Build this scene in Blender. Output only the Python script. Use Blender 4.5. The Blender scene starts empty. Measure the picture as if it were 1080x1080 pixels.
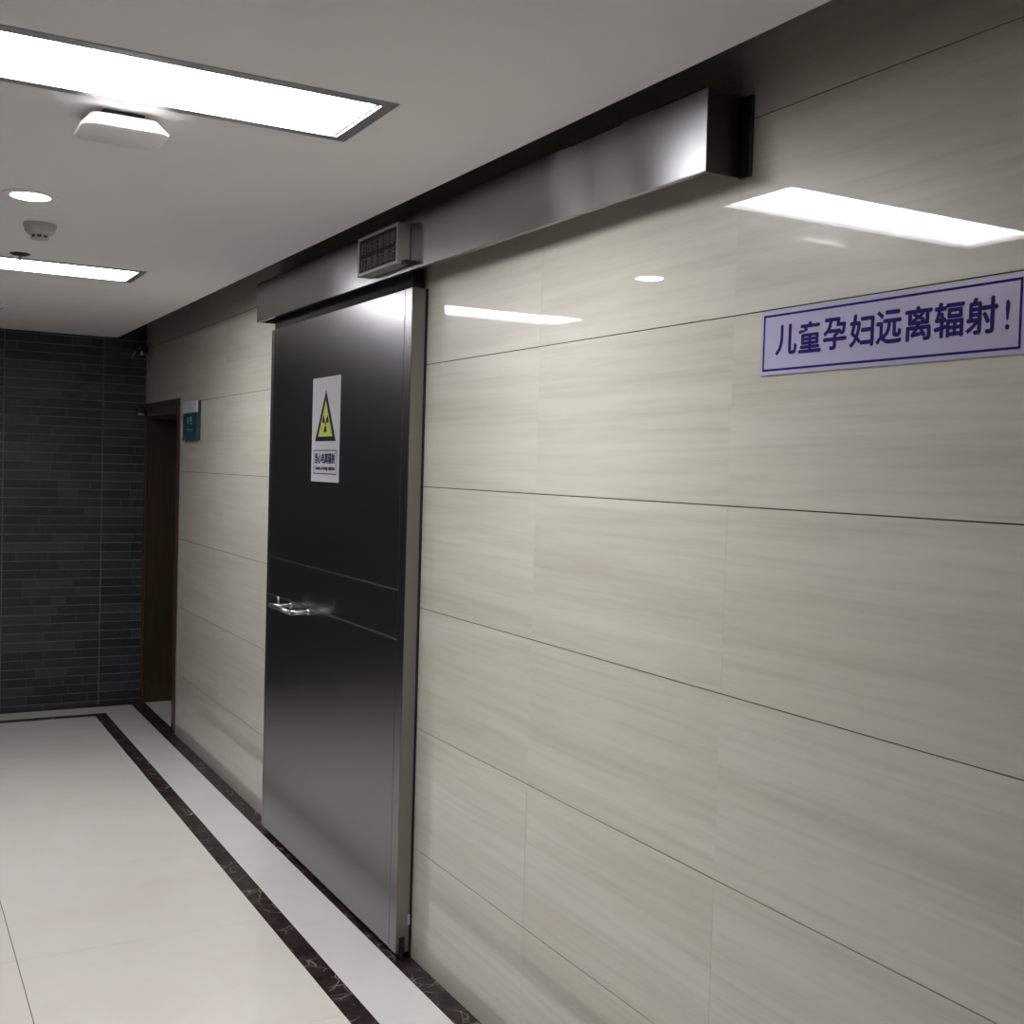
import bpy, bmesh, math, random
from mathutils import Matrix, Vector
random.seed(7)
S = bpy.context.scene
COL = S.collection

# ------------------------------------------------------------------ measures (metres)
CAM = (-1.578, 0.0, 1.638)
H = 2.44            # dropped ceiling
EDGE = -0.19        # edge of dropped ceiling
BACK = 7.87         # brick wall
LEFT = -2.36
REAR = -3.4
TOP = 2.60          # top of the recess

# ------------------------------------------------------------------ materials
def mat(name, color=(.8, .8, .8), rough=.5, metal=0., coat=0., coat_rough=.03, emit=None, strength=0., spec=.5, aniso=0.):
    m = bpy.data.materials.new(name); m.use_nodes = True
    b = m.node_tree.nodes['Principled BSDF']
    b.inputs['Base Color'].default_value = (*color, 1)
    b.inputs['Roughness'].default_value = rough
    b.inputs['Metallic'].default_value = metal
    b.inputs['Coat Weight'].default_value = coat
    b.inputs['Coat Roughness'].default_value = coat_rough
    b.inputs['Specular IOR Level'].default_value = spec
    b.inputs['Anisotropic'].default_value = aniso
    if emit:
        b.inputs['Emission Color'].default_value = (*emit, 1)
        b.inputs['Emission Strength'].default_value = strength
    return m

class N:
    """small node helper"""
    def __init__(s, m):
        s.t = m.node_tree; s.n = s.t.nodes; s.l = s.t.links; s.b = s.n['Principled BSDF']
    def add(s, kind, **kw):
        n = s.n.new(kind)
        for k, v in kw.items(): setattr(n, k, v)
        return n
    def coords(s, scale, offset_attr=None):
        tc = s.add('ShaderNodeTexCoord'); mp = s.add('ShaderNodeMapping')
        mp.inputs['Scale'].default_value = scale
        s.l.new(tc.outputs['Object'], mp.inputs['Vector'])
        out = mp.outputs['Vector']
        if offset_attr:
            at = s.add('ShaderNodeAttribute', attribute_name=offset_attr)
            va = s.add('ShaderNodeVectorMath', operation='ADD')
            s.l.new(out, va.inputs[0]); s.l.new(at.outputs['Vector'], va.inputs[1]); out = va.outputs[0]
        return out
    def noise(s, vec, scale=1., detail=4., rough=.55, dist=0.):
        n = s.add('ShaderNodeTexNoise')
        n.inputs['Scale'].default_value = scale; n.inputs['Detail'].default_value = detail
        n.inputs['Roughness'].default_value = rough; n.inputs['Distortion'].default_value = dist
        s.l.new(vec, n.inputs['Vector']); return n.outputs['Fac']
    def ramp(s, fac, stops):
        r = s.add('ShaderNodeValToRGB'); e = r.color_ramp.elements
        while len(e) > 1: e.remove(e[-1])
        e[0].position = stops[0][0]; e[0].color = (*stops[0][1], 1)
        for p, c in stops[1:]:
            x = e.new(p); x.color = (*c, 1)
        s.l.new(fac, r.inputs['Fac']); return r.outputs['Color']
    def bump(s, h, strength, dist, target='Normal'):
        b = s.add('ShaderNodeBump'); b.inputs['Strength'].default_value = strength; b.inputs['Distance'].default_value = dist
        s.l.new(h, b.inputs['Height']); s.l.new(b.outputs['Normal'], s.b.inputs[target]); return b
    def mix(s, a, b, fac, mode='MIX'):
        m = s.add('ShaderNodeMix', data_type='RGBA', blend_type=mode)
        if isinstance(fac, float): m.inputs[0].default_value = fac
        else: s.l.new(fac, m.inputs[0])
        for i, v in ((6, a), (7, b)):
            if isinstance(v, tuple): m.inputs[i].default_value = (*v, 1)
            else: s.l.new(v, m.inputs[i])
        return m.outputs[2]

# polished beige vein tile: long horizontal veins, gloss coat
M_tile = mat('beige_vein_tile', (.5, .47, .38), .32, coat=1., coat_rough=.018, spec=.3)
n = N(M_tile)
v = n.coords((1., .45, 6.5), 'tile_offset')
f1 = n.noise(v, 1.3, 6, .6, .55)
c1 = n.ramp(f1, [(.26, (.53, .507, .435)), (.44, (.585, .566, .492)), (.56, (.62, .603, .53)), (.74, (.65, .636, .568))])
v2 = n.coords((1., 1.1, 38.), 'tile_offset')
f2 = n.noise(v2, 1.6, 5, .6, .3)
c2 = n.ramp(f2, [(.32, (.90, .895, .89)), (.5, (1, 1, 1)), (.68, (1.05, 1.05, 1.05))])
n.l.new(n.mix(c1, c2, .8, 'MULTIPLY'), n.b.inputs['Base Color'])

M_grout_dark = mat('wall_joint_grout', (.10, .09, .075), .8)
M_plaster = mat('white_ceiling_paint', (.76, .75, .745), .85)
n = N(M_plaster); n.bump(n.noise(n.coords((1, 1, 1)), 60, 3), .04, .002)
M_recess = mat('recess_shade_dark', (.03, .026, .02), .9)  # near black, so the shade of the recess sits in its colour

M_floor = mat('cream_polished_floor_tile', (.70, .66, .62), .3, coat=1., coat_rough=.02, spec=.4)
n = N(M_floor)
f = n.noise(n.coords((1, 1, 1), 'tile_offset'), 2.2, 6, .6, 1.2)
n.l.new(n.ramp(f, [(.3, (.86, .805, .755)), (.5, (.89, .845, .80)), (.7, (.91, .875, .84))]), n.b.inputs['Base Color'])
M_white_strip = mat('white_border_floor_tile', (.74, .72, .71), .3, coat=1., coat_rough=.02, spec=.4)
n = N(M_white_strip)
f = n.noise(n.coords((1, 1, 1), 'tile_offset'), 2.6, 6, .6, 1.0)
n.l.new(n.ramp(f, [(.3, (.83, .81, .80)), (.7, (.89, .875, .865))]), n.b.inputs['Base Color'])
M_grout = mat('floor_grout', (.19, .175, .16), .8)
M_grout_soft = mat('floor_grout_pale', (.46, .42, .38), .7)
M_black = mat('dark_vein_marble', (.02, .013, .012), .4, coat=.35, coat_rough=.05, spec=.15)
n = N(M_black)
vv = n.coords((1, 1, 1))
w = n.add('ShaderNodeTexNoise'); w.inputs['Scale'].default_value = 6; w.inputs['Detail'].default_value = 5; n.l.new(vv, w.inputs['Vector'])
va = n.add('ShaderNodeVectorMath', operation='MULTIPLY_ADD'); n.l.new(w.outputs['Color'], va.inputs[0]); va.inputs[1].default_value = (.12, .12, .12); n.l.new(vv, va.inputs[2])
vo = n.add('ShaderNodeTexVoronoi', feature='DISTANCE_TO_EDGE'); vo.inputs['Scale'].default_value = 16; n.l.new(va.outputs[0], vo.inputs['Vector'])
veins = n.ramp(vo.outputs['Distance'], [(0., (1, 1, 1)), (.02, (.25, .25, .25)), (.055, (0, 0, 0))])
patch = n.ramp(n.noise(vv, 9, 3), [(.47, (0, 0, 0)), (.62, (1, 1, 1))])
vm = n.mix(veins, patch, 1., 'MULTIPLY')
base = n.ramp(n.noise(vv, 14, 5), [(.35, (.012, .007, .007)), (.6, (.035, .022, .02)), (.8, (.075, .05, .042))])
n.l.new(n.mix(base, (.42, .36, .32), vm), n.b.inputs['Base Color'])

def brushed(name, col, rough, aniso):
    """brushed sheet: the polish lines run along the corridor, so reflections smear up and down"""
    m = mat(name, col, rough, 1., aniso=aniso)
    n = N(m)
    tg = n.add('ShaderNodeTangent', direction_type='UV_MAP', uv_map='grain'); n.l.new(tg.outputs[0], n.b.inputs['Tangent'])
    return m
M_steel_door = brushed('brushed_stainless_door', (.265, .263, .275), .25, .25)
M_steel_edge = brushed('brushed_stainless_edge', (.30, .29, .27), .32, .3)
M_steel_box = brushed('brushed_stainless_cover', (.43, .43, .45), .25, 1.)
M_steel_dark = brushed('shade_darkened_steel', (.12, .12, .125), .35, .3)  # darker copy of the cover steel, shade put into the colour
M_chrome = mat('polished_chrome', (.55, .55, .56), .28, 1.)
M_gap_black = mat('gap_shade_black', (.008, .008, .008), .7)  # flat black that paints the dark of narrow gaps
M_dark_metal = mat('dark_painted_steel', (.03, .03, .032), .35, .6)

M_brick = mat('charcoal_slate_strip', (.035, .037, .04), .42, spec=.35)
n = N(M_brick)
at = n.add('ShaderNodeAttribute', attribute_name='tile_offset')
sep = n.add('ShaderNodeSeparateXYZ'); n.l.new(at.outputs['Vector'], sep.inputs[0])
rnd = n.add('ShaderNodeMath', operation='FRACT'); n.l.new(sep.outputs['X'], rnd.inputs[0])
base = n.ramp(rnd.outputs[0], [(0., (.020, .022, .025)), (.5, (.031, .034, .038)), (1., (.048, .052, .057))])
gr = n.ramp(n.noise(n.coords((14, 14, 60), 'tile_offset'), 1.5, 5), [(.35, (.75, .75, .75)), (.7, (1.3, 1.3, 1.3))])
n.l.new(n.mix(base, gr, .8, 'MULTIPLY'), n.b.inputs['Base Color'])
n.bump(n.noise(n.coords((20, 20, 60)), 2, 5), .35, .004)
M_brick_grout = mat('slate_grout', (.17, .175, .175), .8)
M_left = mat('bounce_cutting_grey', (.10, .095, .09), .6)  # unseen walls, colour kept dark to cut bounced light

M_wood = mat('dark_brown_wood', (.055, .024, .014), .35, coat=.4, coat_rough=.15)
n = N(M_wood)
f = n.noise(n.coords((30, 30, 1.6)), 1.4, 6, .6, .8)
n.l.new(n.ramp(f, [(.3, (.034, .014, .009)), (.6, (.07, .030, .018)), (.8, (.10, .046, .026))]), n.b.inputs['Base Color'])
M_wood_leaf = mat('door_leaf_wood', (.035, .020, .009), .4)
n = N(M_wood_leaf)
f = n.noise(n.coords((30, 30, 1.6)), 1.4, 6, .6, .8)
n.l.new(n.ramp(f, [(.3, (.022, .012, .006)), (.7, (.048, .028, .013))]), n.b.inputs['Base Color'])

M_alu = mat('anodised_aluminium', (.42, .42, .44), .38, .85)
M_diffuser = mat('lit_panel_diffuser', (.9, .9, .9), .4, emit=(.995, .985, .99), strength=12.)
M_diffuser_far = mat('lit_far_panel_diffuser', (.9, .9, .9), .4, emit=(.995, .985, .99), strength=10.5)
M_down = mat('lit_downlight_lens', (.9, .9, .9), .4, emit=(1., .98, .96), strength=16.)
M_white_plastic = mat('white_plastic', (.78, .77, .77), .4)
M_grey_plastic = mat('warm_grey_plastic', (.46, .44, .42), .45)
M_black_plastic = mat('black_plastic', (.02, .02, .02), .4)
M_acrylic = mat('violet_white_sign_panel', (.52, .50, .72), .18, coat=.6, coat_rough=.04)
M_blue_ink = mat('dark_blue_ink', (.020, .008, .13), .6, spec=.08)
M_sticker = mat('white_sticker', (.50, .50, .54), .45)
M_yellow = mat('warning_yellow', (.47, .52, .10), .5)
M_ink = mat('black_ink', (.008, .008, .009), .6, spec=.1)
M_navy = mat('navy_ink', (.02, .022, .06), .6, spec=.1)
M_led_case = mat('brushed_sign_case', (.40, .39, .37), .38, .55)
M_led_face = mat('dark_display_face', (.008, .006, .006), .5, spec=.12)
M_led_text = mat('unlit_grey_lettering', (.15, .14, .135), .6, spec=.1)
M_teal = mat('dark_teal_panel', (.012, .065, .085), .25)
M_teal_text = mat('pale_teal_marks', (.07, .26, .27), .5)
M_fleck = mat('pale_metal', (.6, .6, .6), .3, .8)

# ------------------------------------------------------------------ mesh helpers
def bx(bm, x0, x1, y0, y1, z0, z1, mi=0, off=None):
    vs = [bm.verts.new(p) for p in ((x0,y0,z0),(x1,y0,z0),(x1,y1,z0),(x0,y1,z0),(x0,y0,z1),(x1,y0,z1),(x1,y1,z1),(x0,y1,z1))]
    fs = [bm.faces.new([vs[i] for i in q]) for q in ((0,3,2,1),(4,5,6,7),(0,1,5,4),(1,2,6,5),(2,3,7,6),(3,0,4,7))]
    for f in fs: f.material_index = mi
    if off is not None:
        lay = bm.verts.layers.float_vector.get('tile_offset') or bm.verts.layers.float_vector.new('tile_offset')
        for v in vs: v[lay] = off
    return vs

def obj(name, bm, mats, parent=None, bevel=0., smooth=False, loc=None):
    bm.normal_update()
    uv = bm.loops.layers.uv.new('grain')
    for f in bm.faces:
        for l in f.loops: l[uv].uv = (l.vert.co.z, l.vert.co.y + l.vert.co.x)
    me = bpy.data.meshes.new(name); bm.to_mesh(me); bm.free()
    for m in (mats if isinstance(mats, (list, tuple)) else [mats]): me.materials.append(m)
    o = bpy.data.objects.new(name, me); COL.objects.link(o)
    if loc is not None:
        me.transform(Matrix.Translation(-Vector(loc))); o.location = loc
    if parent is not None:
        o.parent = parent
        o.matrix_parent_inverse = Matrix.Translation(-Vector(parent['_w']))
    o['_w'] = list(loc) if loc is not None else [0., 0., 0.]
    if bevel:
        b = o.modifiers.new('bevel', 'BEVEL'); b.width = bevel; b.segments = 2; b.limit_method = 'ANGLE'
    if smooth:
        for p in me.polygons: p.use_smooth = True
    return o

def box(name, c, mats, parent=None, bevel=0., loc=None):
    bm = bmesh.new(); bx(bm, *c); return obj(name, bm, mats, parent, bevel, loc=loc)

def thing(name, loc, label, cat, group=None, kind=None):
    e = bpy.data.objects.new(name, None); COL.objects.link(e); e.location = loc
    e.empty_display_size = .05
    e['_w'] = list(loc)
    return tag(e, label, cat, group, kind)

def tag(o, label, cat, group=None, kind=None):
    o['label'] = label; o['category'] = cat
    if group: o['group'] = group
    if kind: o['kind'] = kind
    return o

def lathe(name, prof, loc, m, parent=None, seg=40, smooth=True):
    """prof: (radius, z) from top to bottom around the vertical through loc"""
    bm = bmesh.new(); rings = []
    for r, z in prof:
        if r < 1e-6: rings.append([bm.verts.new((loc[0], loc[1], z))])
        else: rings.append([bm.verts.new((loc[0]+r*math.cos(2*math.pi*i/seg), loc[1]+r*math.sin(2*math.pi*i/seg), z)) for i in range(seg)])
    for a, b in zip(rings, rings[1:]):
        for i in range(seg):
            j = (i+1) % seg
            if len(a) == 1 and len(b) > 1: bm.faces.new((a[0], b[j], b[i]))
            elif len(b) == 1 and len(a) > 1: bm.faces.new((a[i], a[j], b[0]))
            elif len(a) > 1: bm.faces.new((a[i], a[j], b[j], b[i]))
    bmesh.ops.recalc_face_normals(bm, faces=bm.faces)
    o = obj(name, bm, m, parent)
    for p in o.data.polygons: p.use_smooth = smooth
    o.data.set_sharp_from_angle(angle=math.radians(35))
    return o

def rod(name, a, b, r, m, parent, seg=16):
    a = Vector(a); b = Vector(b); d = b - a
    bm = bmesh.new()
    bmesh.ops.create_cone(bm, cap_ends=True, segments=seg, radius1=r, radius2=r, depth=d.length,
                          matrix=Matrix.Translation((a+b)/2) @ d.to_track_quat('Z', 'Y').to_matrix().to_4x4())
    o = obj(name, bm, m, parent)
    for p in o.data.polygons: p.use_smooth = len(p.vertices) == 4
    return o

def poly_plate(name, pts, x0, x1, m, parent):
    """flat outline pts=(y,z) given thickness from x0 (front) to x1"""
    bm = bmesh.new()
    fr = [bm.verts.new((x0, y, z)) for y, z in pts]; bk = [bm.verts.new((x1, y, z)) for y, z in pts]
    bm.faces.new(fr); bm.faces.new(list(reversed(bk)))
    k = len(pts)
    for i in range(k): bm.faces.new((fr[i], bk[i], bk[(i+1) % k], fr[(i+1) % k]))
    bmesh.ops.recalc_face_normals(bm, faces=bm.faces)
    return obj(name, bm, m, parent)

def frame_plate(bm, x0, x1, y0, y1, z0, z1, t, mi=0):
    bx(bm, x0, x1, y0, y1, z1-t, z1, mi); bx(bm, x0, x1, y0, y1, z0, z0+t, mi)
    bx(bm, x0, x1, y0, y0+t, z0+t, z1-t, mi); bx(bm, x0, x1, y1-t, y1, z0+t, z1-t, mi)

def lettering(name, text, y_left, y_right, z0, z1, x, m, parent, bold=0., depth=.0006):
    """writing on a face that looks to -x: reads from +y (left) to -y (right); fitted to the given box"""
    cu = bpy.data.curves.new('letters', 'FONT'); cu.body = text; cu.size = 1.; cu.resolution_u = 3
    tmp = bpy.data.objects.new('letters_tmp', cu); COL.objects.link(tmp)
    dg = bpy.context.evaluated_depsgraph_get(); dg.update()
    me = bpy.data.meshes.new_from_object(tmp.evaluated_get(dg), depsgraph=dg)
    bpy.data.objects.remove(tmp)
    if not me.vertices: return None
    xs = [v.co.x for v in me.vertices]; ys = [v.co.y for v in me.vertices]
    ax, bxx, ay, by = min(xs), max(xs), min(ys), max(ys)
    for v in me.vertices:
        u = (v.co.x-ax)/(bxx-ax); w = (v.co.y-ay)/(by-ay)
        v.co = Vector((x, y_left + (y_right-y_left)*u, z0 + (z1-z0)*w))
    bm = bmesh.new(); bm.from_mesh(me); bpy.data.meshes.remove(me)
    if bold:
        src = bm.faces[:]
        for k, (dy, dz) in enumerate(((bold, 0), (-bold, 0), (0, bold), (0, -bold))):
            d = bmesh.ops.duplicate(bm, geom=src)
            for v in [g for g in d['geom'] if isinstance(g, bmesh.types.BMVert)]: v.co += Vector((-.00003*(k+1), dy, dz))
    r = bmesh.ops.extrude_face_region(bm, geom=bm.faces[:])
    for v in [g for g in r['geom'] if isinstance(g, bmesh.types.BMVert)]: v.co.x -= depth
    bmesh.ops.recalc_face_normals(bm, faces=bm.faces)
    return obj(name, bm, m, parent)

# ------------------------------------------------------------------ floor
def floor():
    bm = bmesh.new(); bm.verts.layers.float_vector.new('tile_offset')
    mats = [M_floor, M_white_strip, M_black, M_grout, M_grout_soft]
    bx(bm, LEFT-.1, .40, REAR-.1, BACK+.1, -.05, -.0015, 4)
    def slab(x0, x1, y0, y1, mi):
        bx(bm, x0, x1, y0, y1, -.02, 0, mi, (random.uniform(0, 50), random.uniform(0, 50), 0))
    # centre tiles
    ys = [3.125 + .803*k for k in range(-9, 7)]
    yb = BACK - .345
    xs = [-.345, -1.165, -1.985]
    ycuts = [y for y in ys if REAR < y < yb-.02]
    ycuts = [REAR] + ycuts + [yb]
    xL = -2.0
    bx(bm, -1.1668, -1.1640, REAR, yb, -.012, -.0003, 3)
    for a, b in zip(ycuts, ycuts[1:]):
        for x1, x0 in ((-.345, -1.164), (-1.1665, -2.015)):
            slab(x0+.0004, x1-.0004, a+.0006, b-.0006, 0)
    # inner dark band, white border, outer dark band: along right, back and left walls
    def ring(o, i, mi, seg):
        # right run
        y = REAR
        cuts = [REAR] + [ycuts[0]]
        k = REAR
        while k < BACK - o:
            e = min(k+seg, BACK-o); slab(-i+.0003 if False else -i, -o, k+.0003, e-.0003, mi); k = e
        k = LEFT + o
        while k < -i - .001:
            e = min(k+seg, -i); slab(k+.0003, e-.0003, BACK-i, BACK-o, mi); k = e
        k = REAR
        while k < BACK - i:
            e = min(k+seg, BACK-i); slab(LEFT+o, LEFT+i, k+.0003, e-.0003, mi); k = e
    ring(.270, .345, 2, .8)
    ring(.073, .270, 1, 1.2)
    ring(-.02, .073, 2, .8)
    # threshold in the side doorway
    slab(.02, .30, 6.94, BACK-.01, 1)
    o = obj('floor', bm, mats)
    return tag(o, 'glossy cream tiled floor with dark marble border bands', 'floor', kind='structure')
floor()

# ------------------------------------------------------------------ tiled walls
ZJ = [0.372 + .4016*k for k in range(-1, 7)]
def tiles(bm, xf, sgn, ycuts, holes):
    """tile cladding on plane x=xf facing sgn; each tile gently bowed and tilted like real wall tiles"""
    lay = bm.verts.layers.float_vector.new('tile_offset')
    for a, b in zip(ycuts, ycuts[1:]):
        for z0, z1 in zip(ZJ, ZJ[1:]):
            z0c, z1c = max(z0, 0.), min(z1, TOP)
            if z1c - z0c < .01: continue
            rects = [(a, b, z0c, z1c)]
            for (ha, hb, hz) in holes:
                out = []
                for (p, q, r, t) in rects:
                    if q <= ha or p >= hb or r >= hz: out.append((p, q, r, t)); continue
                    if p < ha: out.append((p, ha, r, t))
                    if q > hb: out.append((hb, q, r, t))
                    if t > hz: out.append((max(p, ha), min(q, hb), hz, t))
                rects = out
            ty = random.uniform(-.0011, .0011); tz = random.uniform(-.0010, .0010)
            off = (random.uniform(0, 60), random.uniform(0, 60), random.uniform(0, 60))
            for (p, q, r, t) in rects:
                p += .00006 if p == a else 0; q -= .00006 if q == b else 0
                r += .0013 if r > .01 else 0; t -= .0013
                ny, nz = 10, 6
                cy, cz = (a+b)/2, (z0+z1)/2; hy, hz_ = (b-a)/2, (z1-z0)/2
                grid = []
                for i in range(ny+1):
                    row = []
                    for j in range(nz+1):
                        y = p+(q-p)*i/ny; z = r+(t-r)*j/nz
                        d = ty*(y-cy) + tz*(z-cz) + .00022*(((y-cy)/hy)**2 - 1) + .00010*(((z-cz)/hz_)**2 - 1)
                        vv = bm.verts.new((xf + d*1., y, z)); vv[lay] = off; row.append(vv)
                    grid.append(row)
                for i in range(ny):
                    for j in range(nz):
                        f = bm.faces.new((grid[i][j], grid[i][j+1], grid[i+1][j+1], grid[i+1][j])); f.smooth = True; f.material_index = 0
                        if sgn > 0: f.normal_flip()
                # sides
                loop = [grid[i][0] for i in range(ny+1)] + [grid[ny][j] for j in range(1, nz+1)] + [grid[i][nz] for i in range(ny-1, -1, -1)] + [grid[0][j] for j in range(nz-1, 0, -1)]
                bk = []
                for vtx in loop:
                    w = bm.verts.new((xf - sgn*.008, vtx.co.y, vtx.co.z)); w[lay] = off; bk.append(w)
                ll = len(loop)
                lo2 = []
                for vtx in loop:
                    w = bm.verts.new(vtx.co); w[lay] = off; lo2.append(w)
                for i in range(ll):
                    bm.faces.new((lo2[i], lo2[(i+1) % ll], bk[(i+1) % ll], bk[i]))

def wall_right():
    bm = bmesh.new()
    yc = [1.875 + .8025*k for k in range(-7, 8)]
    yc = [REAR] + [y for y in yc if REAR < y < BACK-.2] + [BACK]
    tiles(bm, 0., -1, yc, [(6.855, BACK+.1, 2.012)])
    for c in ((.0035, .25, REAR, 6.94, 0, TOP), (.0035, .25, 6.94, BACK, 1.94, TOP)):
        bx(bm, *c, 1)
    bx(bm, .0005, .0035, 6.852, 6.94, 0, 2.012, 1); bx(bm, .0005, .0035, 6.94, BACK, 1.94, 2.012, 1)
    o = obj('wall_right', bm, [M_tile, M_grout_dark])
    tag(o, 'polished beige vein tile wall running the length of the corridor', 'wall', kind='structure')
wall_right()

tag(box('wall_left', (LEFT-.2, LEFT, REAR, BACK, 0, TOP), M_left), 'unseen plain wall, coloured dark to cut bounced light, on the far left side of the corridor', 'wall', kind='structure')
tag(box('wall_rear', (LEFT, .25, REAR-.15, REAR, 0, TOP), M_left), 'unseen plain end wall, coloured dark to cut bounced light, of the corridor behind the viewer', 'wall', kind='structure')

def wall_back():
    bm = bmesh.new(); bm.verts.layers.float_vector.new('tile_offset')
    bx(bm, LEFT-.1, .35, BACK+.0015, BACK+.2, -.02, TOP, 1)
    pitch = .0585; z0 = .0285 - pitch
    xs = [-.272 + .6*k for k in range(-5, 2)]
    k = 0
    while z0 < 2.44:
        z1 = z0 + pitch
        for a, b in zip(xs, xs[1:]):
            if a < LEFT-.1: a = LEFT
            b = min(b, .0)
            if b - a < .02: continue
            x = a
            cuts = [a]
            while True:
                x += random.choice([.08, .12, .15, .2, .2, .28, .36])*random.uniform(.9, 1.1)
                if x > b-.06: break
                cuts.append(x)
            cuts.append(b)
            for p, q in zip(cuts, cuts[1:]):
                d = random.uniform(0, .0035)
                g = .003 if q == b else .0009
                g0 = .003 if p == a else .0009
                bx(bm, p+g0, q-g, BACK-.0012-d*.6, BACK+.003, max(z0+.003, 0), min(z1-.003, 2.448), 0,
                   (random.random()+random.randint(0, 30), random.uniform(0, 30), random.uniform(0, 30)))
        z0 = z1; k += 1
    bx(bm, LEFT, 0, BACK-.004, BACK+.003, 2.449, TOP, 2)  # band above the bricks, recess shade put into its colour
    tag(obj('wall_back', bm, [M_brick, M_brick_grout, M_recess]), 'charcoal slate strip brick wall closing the corridor', 'wall', kind='structure')
wall_back()

# ------------------------------------------------------------------ ceiling with openings for the panels
PAN = [(-1.70, -.575, 2.345, 2.687), (-1.70, -.575, 5.02, 5.375)]
def ceiling():
    bm = bmesh.new()
    holes = [(a+.006, b-.006, c+.006, d-.006) for a, b, c, d in PAN]
    xs = sorted({LEFT, EDGE, holes[0][0], holes[0][1]}); ys = sorted({REAR, BACK, *[h[2] for h in holes], *[h[3] for h in holes]})
    for a, b in zip(xs, xs[1:]):
        for c, d in zip(ys, ys[1:]):
            cx, cy = (a+b)/2, (c+d)/2
            if any(h[0] < cx < h[1] and h[2] < cy < h[3] for h in holes): continue
            bx(bm, a, b, c, d, H, H+.09, 0)
    bmesh.ops.remove_doubles(bm, verts=bm.verts, dist=1e-5)
    tag(obj('ceiling', bm, M_plaster), 'white plaster dropped ceiling with recessed light panels', 'ceiling', kind='structure')
    tag(box('ceiling_recess', (LEFT, .25, REAR, BACK+.2, TOP, TOP+.1), M_recess), 'slab coloured near black for shade above the gap between ceiling and tiled wall', 'ceiling', kind='structure')
ceiling()

tag(box('bounce_blocker_1', (EDGE, EDGE+.003, REAR, BACK-.004, H+.0015, TOP-.001), M_gap_black), 'black strip added along the dropped ceiling edge to cut bounced light', 'bounce_blocker', kind='structure')  # added strip, keeps bounce from the ceiling edge off the wall above

def panel(a, b, c, d, label, m):
    t = thing('ceiling_light_panel', ((a+b)/2, (c+d)/2, H), label, 'ceiling light', 'recessed light panels')
    bm = bmesh.new(); w = .030; z0, z1 = H-.003, H+.001
    for q in ((a, b, c, c+w), (a, b, d-w, d), (a, a+w, c+w, d-w), (b-w, b, c+w, d-w)): bx(bm, *q, z0, z1)
    # upstand around the opening
    u = .004
    a2, b2, c2, d2 = a+w, b-w, c+w, d-w
    for q in ((a2-u, b2+u, c2-u, c2), (a2-u, b2+u, d2, d2+u), (a2-u, a2, c2, d2), (b2, b2+u, c2, d2)): bx(bm, *q, z1, H+.03)
    obj('frame', bm, M_alu, t)
    bm = bmesh.new()
    for q in ((a2, a2+.005, c2, d2), (b2-.005, b2, c2, d2), (a2+.005, b2-.005, c2, c2+.004), (a2+.005, b2-.005, d2-.004, d2)): bx(bm, *q, H+.004, H+.0165)
    obj('inner_trim', bm, M_white_plastic, t)
    bm = bmesh.new(); bx(bm, a2+.001, b2-.001, c2+.001, d2-.001, H+.017, H+.022)
    obj('diffuser', bm, m, t)
panel(*PAN[0], 'large lit rectangular panel light in the ceiling, nearest the viewer', M_diffuser)
panel(*PAN[1], 'slimmer looking lit rectangular panel light farther down the ceiling, behind the sprinkler', M_diffuser_far)

# downlight
t = thing('downlight', (-1.17, 3.80, H), 'small round lit downlight in the ceiling beyond the white access point', 'downlight')
lathe('rim', [(.057, H), (.082, H), (.080, H-.004), (.061, H-.007), (.057, H-.006), (.057, H)], (-1.17, 3.80), M_white_plastic, t)
lathe('lens', [(.0565, H-.003), (.045, H-.009), (.022, H-.012), (0, H-.013)], (-1.17, 3.80), M_down, t)

# smoke detector
P = (-1.09, 4.25)
t = thing('smoke_detector', (*P, H), 'round grey smoke detector on the ceiling behind the downlight', 'smoke detector')
lathe('base', [(0, H), (.054, H), (.055, H-.010), (.052, H-.013), (0, H-.013)], P, M_grey_plastic, t)
lathe('body', [(0, H-.012), (.050, H-.013), (.049, H-.026), (.040, H-.036), (.030, H-.040), (0, H-.040)], P, M_grey_plastic, t)
lathe('sensor_chamber', [(0, H-.040), (.027, H-.040), (.027, H-.049), (0, H-.049)], P, M_black_plastic, t)
lathe('cap', [(0, H-.049), (.029, H-.049), (.027, H-.054), (.012, H-.057), (0, H-.057)], P, M_grey_plastic, t)
bm = bmesh.new()
for i in range(8):
    an = i*math.pi/4+.2
    m = Matrix.Translation((P[0]+.028*math.cos(an), P[1]+.028*math.sin(an), H-.0445)) @ Matrix.Rotation(an, 4, 'Z') @ Matrix.Diagonal((.004, .005, .011, 1))
    bmesh.ops.create_cube(bm, size=1, matrix=m)
obj('chamber_ribs', bm, M_grey_plastic, t)

# sprinkler
P = (-1.085, 4.915)
t = thing('sprinkler', (*P, H), 'small dark ceiling sprinkler head in front of the farther light panel', 'sprinkler')
lathe('escutcheon', [(0, H), (.038, H), (.037, H-.003), (.022, H-.009), (.012, H-.010), (0, H-.010)], P, M_dark_metal, t)
rod('stem', (*P, H-.008), (*P, H-.026), .006, M_alu, t)
bm = bmesh.new()
for s in (-1, 1): bx(bm, P[0]+s*.010-.0015, P[0]+s*.010+.0015, P[1]-.002, P[1]+.002, H-.040, H-.018)
bx(bm, P[0]-.0115, P[0]+.0115, P[1]-.002, P[1]+.002, H-.020, H-.017)
bx(bm, P[0]-.0115, P[0]+.0115, P[1]-.002, P[1]+.002, H-.042, H-.0395)
obj('yoke', bm, M_alu, t)
rod('bulb', (*P, H-.025), (*P, H-.040), .002, M_fleck, t)
lathe('deflector', [(0, H-.0415), (.014, H-.0415), (.014, H-.043), (0, H-.043)], P, M_alu, t)

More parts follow.
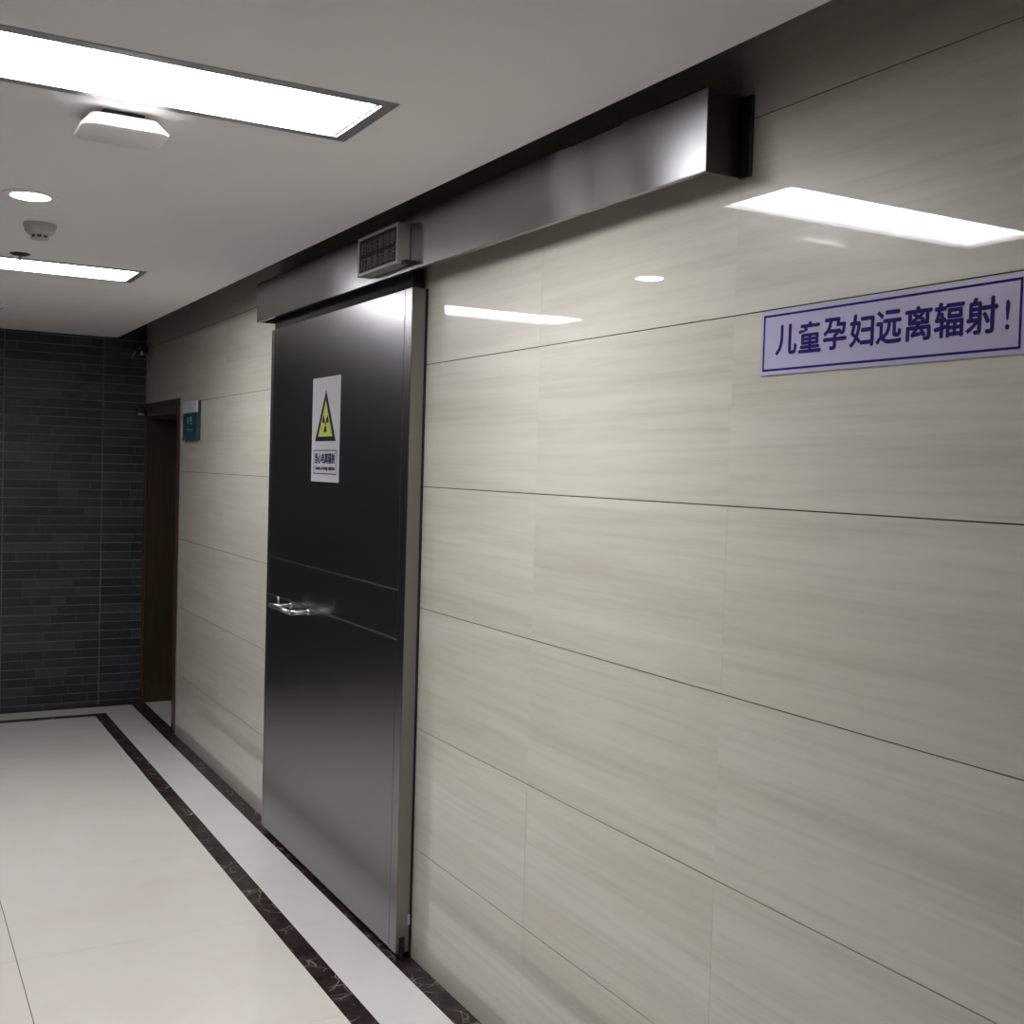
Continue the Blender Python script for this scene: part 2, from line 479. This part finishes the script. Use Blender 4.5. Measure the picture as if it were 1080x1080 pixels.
# wireless access point: flared square body
def rounded_ring(bm, x0, x1, y0, y1, z, r, k=6):
    out = []
    for cx, cy, a0 in ((x1-r, y1-r, 0), (x0+r, y1-r, 90), (x0+r, y0+r, 180), (x1-r, y0+r, 270)):
        for i in range(k+1):
            a = math.radians(a0 + 90*i/k); out.append(bm.verts.new((cx+r*math.cos(a), cy+r*math.sin(a), z)))
    return out
def loft(name, rings, m, parent):
    bm = bmesh.new(); R = [rounded_ring(bm, *q) for q in rings]
    bm.faces.new(R[0]); bm.faces.new(list(reversed(R[-1])))
    for a, b in zip(R, R[1:]):
        for i in range(len(a)): bm.faces.new((a[i], a[(i+1) % len(a)], b[(i+1) % len(a)], b[i]))
    bmesh.ops.recalc_face_normals(bm, faces=bm.faces)
    o = obj(name, bm, m, parent)
    for p in o.data.polygons: p.use_smooth = True
    o.data.set_sharp_from_angle(angle=math.radians(40)); return o
ax0, ax1, ay0, ay1 = -1.180, -.985, 2.715, 2.880
t = thing('wireless_access_point', ((ax0+ax1)/2, (ay0+ay1)/2, H), 'white square wireless access point hanging below the ceiling beside the nearest light panel', 'access point')
loft('housing', [(ax0+.022, ax1-.022, ay0+.030, ay1-.030, H-.014, .02), (ax0+.006, ax1-.006, ay0+.009, ay1-.009, H-.036, .03),
                 (ax0, ax1, ay0, ay1, H-.043, .033), (ax0+.001, ax1-.001, ay0+.001, ay1-.001, H-.048, .032), (ax0+.006, ax1-.006, ay0+.006, ay1-.006, H-.051, .028)], M_white_plastic, t)
loft('mounting_bracket', [(ax0+.05, ax1-.05, ay0+.05, ay1-.05, H, .01), (ax0+.05, ax1-.05, ay0+.05, ay1-.05, H-.0145, .01)], M_black_plastic, t)

# linear air slot at the far end
t = thing('air_grille', (-1.6, 6.9, H), 'slim white linear air slot in the ceiling near the brick wall', 'air grille')
bm = bmesh.new()
for y in (6.63, 6.70, 6.80, 6.87): bx(bm, -2.1, -.985, y, y+.028, H-.008, H)
bx(bm, -.985, -.965, 6.63, 6.898, H-.008, H); bx(bm, -2.12, -2.1, 6.63, 6.898, H-.008, H)
obj('louvre_frame', bm, M_white_plastic, t)
bm = bmesh.new(); bx(bm, -2.1, -.985, 6.658, 6.87, H-.002, H-.0005)
obj('slot_backing', bm, M_grey_plastic, t)

# ------------------------------------------------------------------ steel sliding door
DX, DB = -.060, -.012          # front and back of leaf
Y0, Y1 = 3.405, 4.905; ZB, ZT = .022, 2.226
t = thing('door_2', (-.03, (Y0+Y1)/2, 0), 'large brushed stainless steel sliding door with a radiation warning sticker', 'door', kind='structure')
bm = bmesh.new(); bx(bm, DX+.002, DB, Y0, Y1, ZB, ZT); bm_edge = obj('leaf_core', bm, M_steel_edge, t, .0015)
F = .055
def sheet(name, y0, y1, z0, z1, dx=0.):
    bm = bmesh.new(); bx(bm, DX-dx, DX+.003, y0, y1, z0, z1); return obj(name, bm, M_steel_door, t, .0012)
sheet('upper_sheet', Y0+F+.003, Y1-.03, 1.2325, ZT-.002)
sheet('middle_sheet', Y0+F+.003, Y1-.03, 1.0675, 1.2275, -.001)
sheet('lower_sheet', Y0+F+.003, Y1-.03, ZB+.002, 1.0625)
sheet('front_stile', Y0+.0005, Y0+F, ZB+.001, ZT-.001)
sheet('rear_stile', Y1-.027, Y1-.0005, ZB+.001, ZT-.001)
bm = bmesh.new(); bx(bm, DX-.0022, DX+.002, Y0+F+.001, Y1-.028, 1.2275, 1.2325)
bx(bm, DX-.0022, DX+.002, Y0+F+.001, Y1-.028, 1.0625, 1.0675)
obj('seam_trim', bm, M_steel_edge, t, .0008)
box('gap_shade_fill', (DB, -.0012, Y0+.004, Y1-.004, .004, ZT), M_gap_black, t)  # black fill behind the leaf, paints the dark of the gap
# floor guide in the end of the leaf
box('guide_slot', (-.047, -.027, Y0-.0008, Y0+.01, ZB, .075), M_gap_black, t)  # raised black box painting the dark inside of the notch
box('floor_guide', (-.041, -.033, Y0-.012, Y0+.05, .0, .05), M_dark_metal, t)
box('bumper', (DB-.006, DB+.001, Y0-.004, Y0+.004, 0.115, .150), M_fleck, t, .001)
# handle: twin posts with a long grip bar
h = thing('pull_handle', (-.10, 4.4, 1.05), '', ''); del h['label']; del h['category']
h.parent = t; h.matrix_parent_inverse = Matrix.Translation(-Vector(t['_w']))
h['label'] = 'chrome horizontal pull handle'
HX = -.140
rod('grip', (HX, 4.30, 1.050), (HX, 4.60, 1.050), .008, M_chrome, h)
rod('post', (HX, 4.325, 1.050), (DX, 4.325, 1.050), .009, M_chrome, h)
rod('post', (HX, 4.545, 1.050), (DX, 4.545, 1.050), .009, M_chrome, h)
rod('post_collar', (DX-.012, 4.325, 1.050), (DX-.0004, 4.325, 1.050), .012, M_chrome, h)
rod('post_collar', (DX-.012, 4.545, 1.050), (DX-.0004, 4.545, 1.050), .012, M_chrome, h)
rod('thumb_latch', (HX+.02, 4.545, 1.055), (HX+.02, 4.545, 1.090), .0045, M_chrome, h)

# ------------------------------------------------------------------ header cover above the door
hy0, hy1, hz0, hz1, hx = 1.868, 4.990, 2.264, 2.434, -.105
t = thing('door_track_cover', (-.05, (hy0+hy1)/2, hz0), 'long brushed steel track cover box mounted on the wall above the sliding door', 'track cover')
# sheet shape made up: foot leaned in, right end dipped, to place bright reflections
def dip(y):
    def ramp_(a, b): return max(0., min(1., (b - y)/(b - a)))*(b - a)
    return .030*ramp_(hy0, 2.10) + .022*ramp_(2.27, 2.48) - .026*ramp_(2.10, 2.27)
bm = bmesh.new()
ysn = [hy0 + (2.6-hy0)*i/60 for i in range(60)] + [2.6 + (hy1-2.6)*i/24 for i in range(25)]
def sheet_x(y, z): return hx + dip(y) + .008*(hz1-z)
def strip(pa, pb, smooth):
    for y0_, y1_ in zip(ysn, ysn[1:]):
        f_ = bm.faces.new([bm.verts.new((sheet_x(y, z)+o_, y, z)) for (y, (z, o_)) in ((y0_, pa), (y0_, pb), (y1_, pb), (y1_, pa))]); f_.smooth = smooth
for j in range(4):
    za, zb_ = hz0 + (hz1-hz0)*j/4, hz0 + (hz1-hz0)*(j+1)/4
    strip((za, 0.), (zb_, 0.), True)
bmesh.ops.remove_doubles(bm, verts=bm.verts, dist=1e-6)
strip((hz1, .0018), (hz0, .0018), False); strip((hz0, .0018), (hz0, 0.), False); strip((hz1, 0.), (hz1, .0018), False)
for y in (hy0, hy1):
    bm.faces.new([bm.verts.new((sheet_x(y, z)+o_, y, z)) for z, o_ in ((hz0, 0.), (hz0, .0018), (hz1, .0018), (hz1, 0.))])
obj('front_sheet', bm, M_steel_box, t)
box('bottom_lip', (hx+.005, hx+.018, hy0+.002, hy1-.002, hz0, hz0+.002), M_steel_box, t)
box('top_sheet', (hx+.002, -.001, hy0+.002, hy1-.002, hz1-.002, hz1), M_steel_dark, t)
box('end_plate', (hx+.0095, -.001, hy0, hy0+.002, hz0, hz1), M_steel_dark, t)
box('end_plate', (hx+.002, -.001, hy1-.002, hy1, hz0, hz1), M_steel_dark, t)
box('wall_bracket', (-.010, -.001, hy0-.034, hy0-.0005, hz0-.004, hz1-.006), M_steel_dark, t, .001)
box('track_rail', (-.075, -.0015, hy0+.06, hy1-.03, 2.325, 2.42), M_dark_metal, t)
box('gap_shade_plate', (-.050, -.014, Y0+.02, Y1-.01, 2.2265, 2.3245), M_gap_black, t)  # black sheet added to darken the gap above the leaf

# ------------------------------------------------------------------ unlit warning display on the cover
ly0, ly1, lz0, lz1 = 3.330, 3.668, 2.281, 2.411; lf = -.150
t = thing('warning_light_box', (-.13, (ly0+ly1)/2, lz0), 'unlit grey framed warning display box fixed to the steel cover above the door', 'warning light box')
bm = bmesh.new(); bx(bm, lf+.006, hx+.0002, ly0, ly1, lz0, lz1); obj('case', bm, M_led_case, t, .002)
bm = bmesh.new(); frame_plate(bm, lf, lf+.0065, ly0, ly1, lz0, lz1, .011); obj('bezel', bm, M_led_case, t, .0015)
box('display_face', (lf+.003, lf+.0065, ly0+.0105, ly1-.0105, lz0+.0105, lz1-.0105), M_led_face, t)
lettering('upper_line', '射线有害健康', ly1-.024, ly0+.022, lz0+.070, lz1-.020, lf+.003, M_led_text, t, .0006)
lettering('lower_line', '灯亮请勿靠近', ly1-.024, ly0+.022, lz0+.018, lz0+.058, lf+.003, M_led_text, t, .0006)
box('mounting_foot', (-.135, hx+.0008, ly0-.030, ly0+.0005, lz0-.002, lz0+.010), M_dark_metal, t)

# ------------------------------------------------------------------ radiation sticker on the door
sy0, sy1, sz0, sz1 = 4.037, 4.345, 1.573, 1.979; sx = DX-.0012
t = thing('radiation_warning_sign', (DX, (sy0+sy1)/2, sz0), 'white radiation warning sticker with yellow and black triangle on the steel sliding door', 'warning sign')
box('sticker', (sx, DX-.0001, sy0, sy1, sz0, sz1), M_sticker, t)
cy = (sy0+sy1)/2
def tri(yc, zb, w, hgt, r=.0):
    return [(yc+w/2, zb), (yc-w/2, zb), (yc, zb+hgt)]
zb = sz0+.158
poly_plate('yellow_margin', tri(cy, zb-.012, .262, .215), sx-.0003, sx+.0001, M_sticker, t)
poly_plate('black_triangle', tri(cy, zb, .232, .198), sx-.0005, sx+.0001, M_ink, t)
poly_plate('yellow_triangle', tri(cy, zb+.018, .160, .139), sx-.0008, sx+.0001, M_yellow, t)
c0 = (cy, zb+.070)
bm = bmesh.new()
for k in range(3):
    a0 = math.radians(-90 + 120*k)
    pts = []
    for i in range(9):
        a = a0 + math.radians(-27+54*i/8); pts.append((c0[0]-.036*math.cos(a), c0[1]+.036*math.sin(a)))
    for i in range(9):
        a = a0 + math.radians(27-54*i/8); pts.append((c0[0]-.011*math.cos(a), c0[1]+.011*math.sin(a)))
    bm.faces.new([bm.verts.new((sx-.0011, y, z)) for y, z in pts])
bm.faces.new([bm.verts.new((sx-.0011, c0[0]+.007*math.cos(a), c0[1]+.007*math.sin(a))) for a in [i*math.pi/8 for i in range(16)]])
r = bmesh.ops.extrude_face_region(bm, geom=bm.faces[:])
for v in [g for g in r['geom'] if isinstance(g, bmesh.types.BMVert)]: v.co.x += .0006
bmesh.ops.recalc_face_normals(bm, faces=bm.faces)
obj('trefoil', bm, M_ink, t)
bm = bmesh.new(); frame_plate(bm, sx-.0005, sx+.0001, sy0+.028, sy1-.028, sz0+.030, sz0+.124, .0035); obj('text_border', bm, M_navy, t)
lettering('chinese_caption', '当心电离辐射', sy1-.042, sy0+.042, sz0+.072, sz0+.112, sx-.0002, M_navy, t, .0012)
lettering('english_caption', 'Caution, ionizing radiation', sy1-.044, sy0+.044, sz0+.042, sz0+.062, sx-.0002, M_navy, t, .0004)

# ------------------------------------------------------------------ violet sign on the tiles
gy0, gy1, gz0, gz1 = 1.171, 1.785, 1.846, 1.975
t = thing('wall_notice', (0, (gy0+gy1)/2, gz0), 'long white notice board with blue border and blue Chinese lettering on the beige tiles', 'sign')
gx = -.0045
box('board', (gx, .0002, gy0, gy1, gz0, gz1), M_acrylic, t, .0008)
bm = bmesh.new(); frame_plate(bm, gx-.0004, gx+.0002, gy0+.008, gy1-.008, gz0+.008, gz1-.008, .0044); obj('blue_border', bm, M_blue_ink, t)
for ch, a, b in [('儿', 1.739, 1.682), ('童', 1.674, 1.616), ('孕', 1.608, 1.551), ('妇', 1.541, 1.485), ('远', 1.477, 1.421),
                 ('离', 1.411, 1.355), ('辐', 1.348, 1.289), ('射', 1.283, 1.224)]:
    lettering('chinese_character', ch, a, b, 1.885, 1.943, gx-.0001, M_blue_ink, t, .0015, .0004)
lettering('exclamation_mark', '!', 1.2085, 1.2015, 1.887, 1.934, gx-.0001, M_blue_ink, t, .0003, .0004)

# ------------------------------------------------------------------ brown side doorway at the far end
t = thing('door_1', (.05, 7.4, 0), 'dark brown wooden door and frame set into the tiled wall next to the brick wall', 'door', kind='structure')
bm = bmesh.new()
bx(bm, -.004, .018, 6.857, 6.945, .0, 2.010); bx(bm, -.004, .018, 6.945, 7.856, 1.925, 2.010); bx(bm, -.003, .018, 7.834, 7.8685, 0, 2.010)
obj('architrave', bm, M_wood, t, .003)
bm = bmesh.new()
bx(bm, .018, .25, 6.935, 6.96, 0, 1.93); bx(bm, .018, .25, 7.835, 7.856, 0, 1.93); bx(bm, .018, .25, 6.96, 7.835, 1.915, 1.935)
obj('lining', bm, M_wood_leaf, t)
lf_ = obj('leaf', (lambda b: (bx(b, .205, .245, 6.962, 7.833, .006, 1.913), b)[1])(bmesh.new()), M_wood_leaf, t, .002)
rod('lever', (.19, 7.04, 1.0), (.19, 7.16, 1.0), .009, M_chrome, t)
rod('lever_post', (.19, 7.04, 1.0), (.206, 7.04, 1.0), .009, M_chrome, t)

# room plate beside the doorway
t = thing('room_plate', (0, 6.54, 1.757), 'small dark teal room plate with pale top on the tiles beside the brown door', 'sign')
box('backing', (-.014, .0003, 6.375, 6.705, 1.757, 1.980), M_black_plastic, t, .001)
box('teal_panel', (-.022, -.0135, 6.378, 6.702, 1.758, 1.908), M_teal, t, .001)
box('pale_header', (-.024, -.0135, 6.385, 6.700, 1.914, 1.980), M_sticker, t, .001)
for q in ((6.49, 6.535, 1.862, 1.890), (6.49, 6.535, 1.845, 1.856), (6.57, 6.60, 1.850, 1.888), (6.555, 6.60, 1.815, 1.824), (6.47, 6.54, 1.815, 1.820)):
    box('pale_mark', (-.0226, -.0219, *q), M_teal_text, t)

# assumed fittings carrying two unidentified pale glints on the brick wall
t = thing('dark_corner_fitting', (-.045, BACK-.012, 2.33), 'small unidentified dark fitting with a pale glint rod, high on the brick wall in the corner', 'camera')
box('bracket', (-.060, -.030, BACK-.05, BACK-.0006, 2.325, 2.40), M_dark_metal, t, .003)
lathe('shell', [(0, 2.395), (.034, 2.392), (.040, 2.378), (.040, 2.355), (0, 2.355)], (-.045, BACK-.075), M_dark_metal, t)
lathe('dome', [(.036, 2.356), (.033, 2.338), (.022, 2.324), (0, 2.318)], (-.045, BACK-.075), mat('smoked_dome', (.02, .02, .02), .04, coat=1.), t)
rod('glint_rod', (-.075, BACK-.03, 2.36), (-.098, BACK-.003, 2.31), .004, M_fleck, t)  # pale rod set in as a glint
t = thing('dark_wall_box', (-.035, BACK-.012, 1.93), 'tiny unidentified dark box with a pale glint strip on the brick wall level with the door frame top', 'sensor')
box('body', (-.062, -.012, BACK-.040, BACK-.0006, 1.935, 1.985), M_dark_metal, t, .004)
box('lens', (-.056, -.018, BACK-.043, BACK-.0395, 1.937, 1.947), M_fleck, t, .001)  # pale strip set in as a glint

# ------------------------------------------------------------------ camera and world
cam = bpy.data.cameras.new('camera'); co = bpy.data.objects.new('camera', cam); COL.objects.link(co); S.camera = co
F_, yaw, pit, rol = 1196.3264, .511986574, -.0363223157, .0296361395
cam.sensor_width = 36; cam.lens = F_/1080*36; cam.clip_start = .02; cam.clip_end = 60
f = Vector((math.sin(yaw)*math.cos(pit), math.cos(yaw)*math.cos(pit), math.sin(pit)))
r = Vector((math.cos(yaw), -math.sin(yaw), 0)); u = r.cross(f)
c_, s_ = math.cos(rol), math.sin(rol)
r2 = c_*r + s_*u; u2 = -s_*r + c_*u
co.matrix_world = Matrix(((r2.x, u2.x, -f.x, CAM[0]), (r2.y, u2.y, -f.y, CAM[1]), (r2.z, u2.z, -f.z, CAM[2]), (0, 0, 0, 1)))

w = bpy.data.worlds.new('world'); S.world = w; w.use_nodes = True
w.node_tree.nodes['Background'].inputs['Color'].default_value = (.5, .5, .52, 1)
w.node_tree.nodes['Background'].inputs['Strength'].default_value = .0
S.view_settings.view_transform = 'Standard'; S.view_settings.look = 'None'
S.view_settings.exposure = 1.6; S.view_settings.gamma = 1.; S.view_settings.use_curve_mapping = False
S.cycles.max_bounces = 10; S.cycles.diffuse_bounces = 6; S.cycles.glossy_bounces = 6
for o in S.objects:
    if '_w' in o: del o['_w']
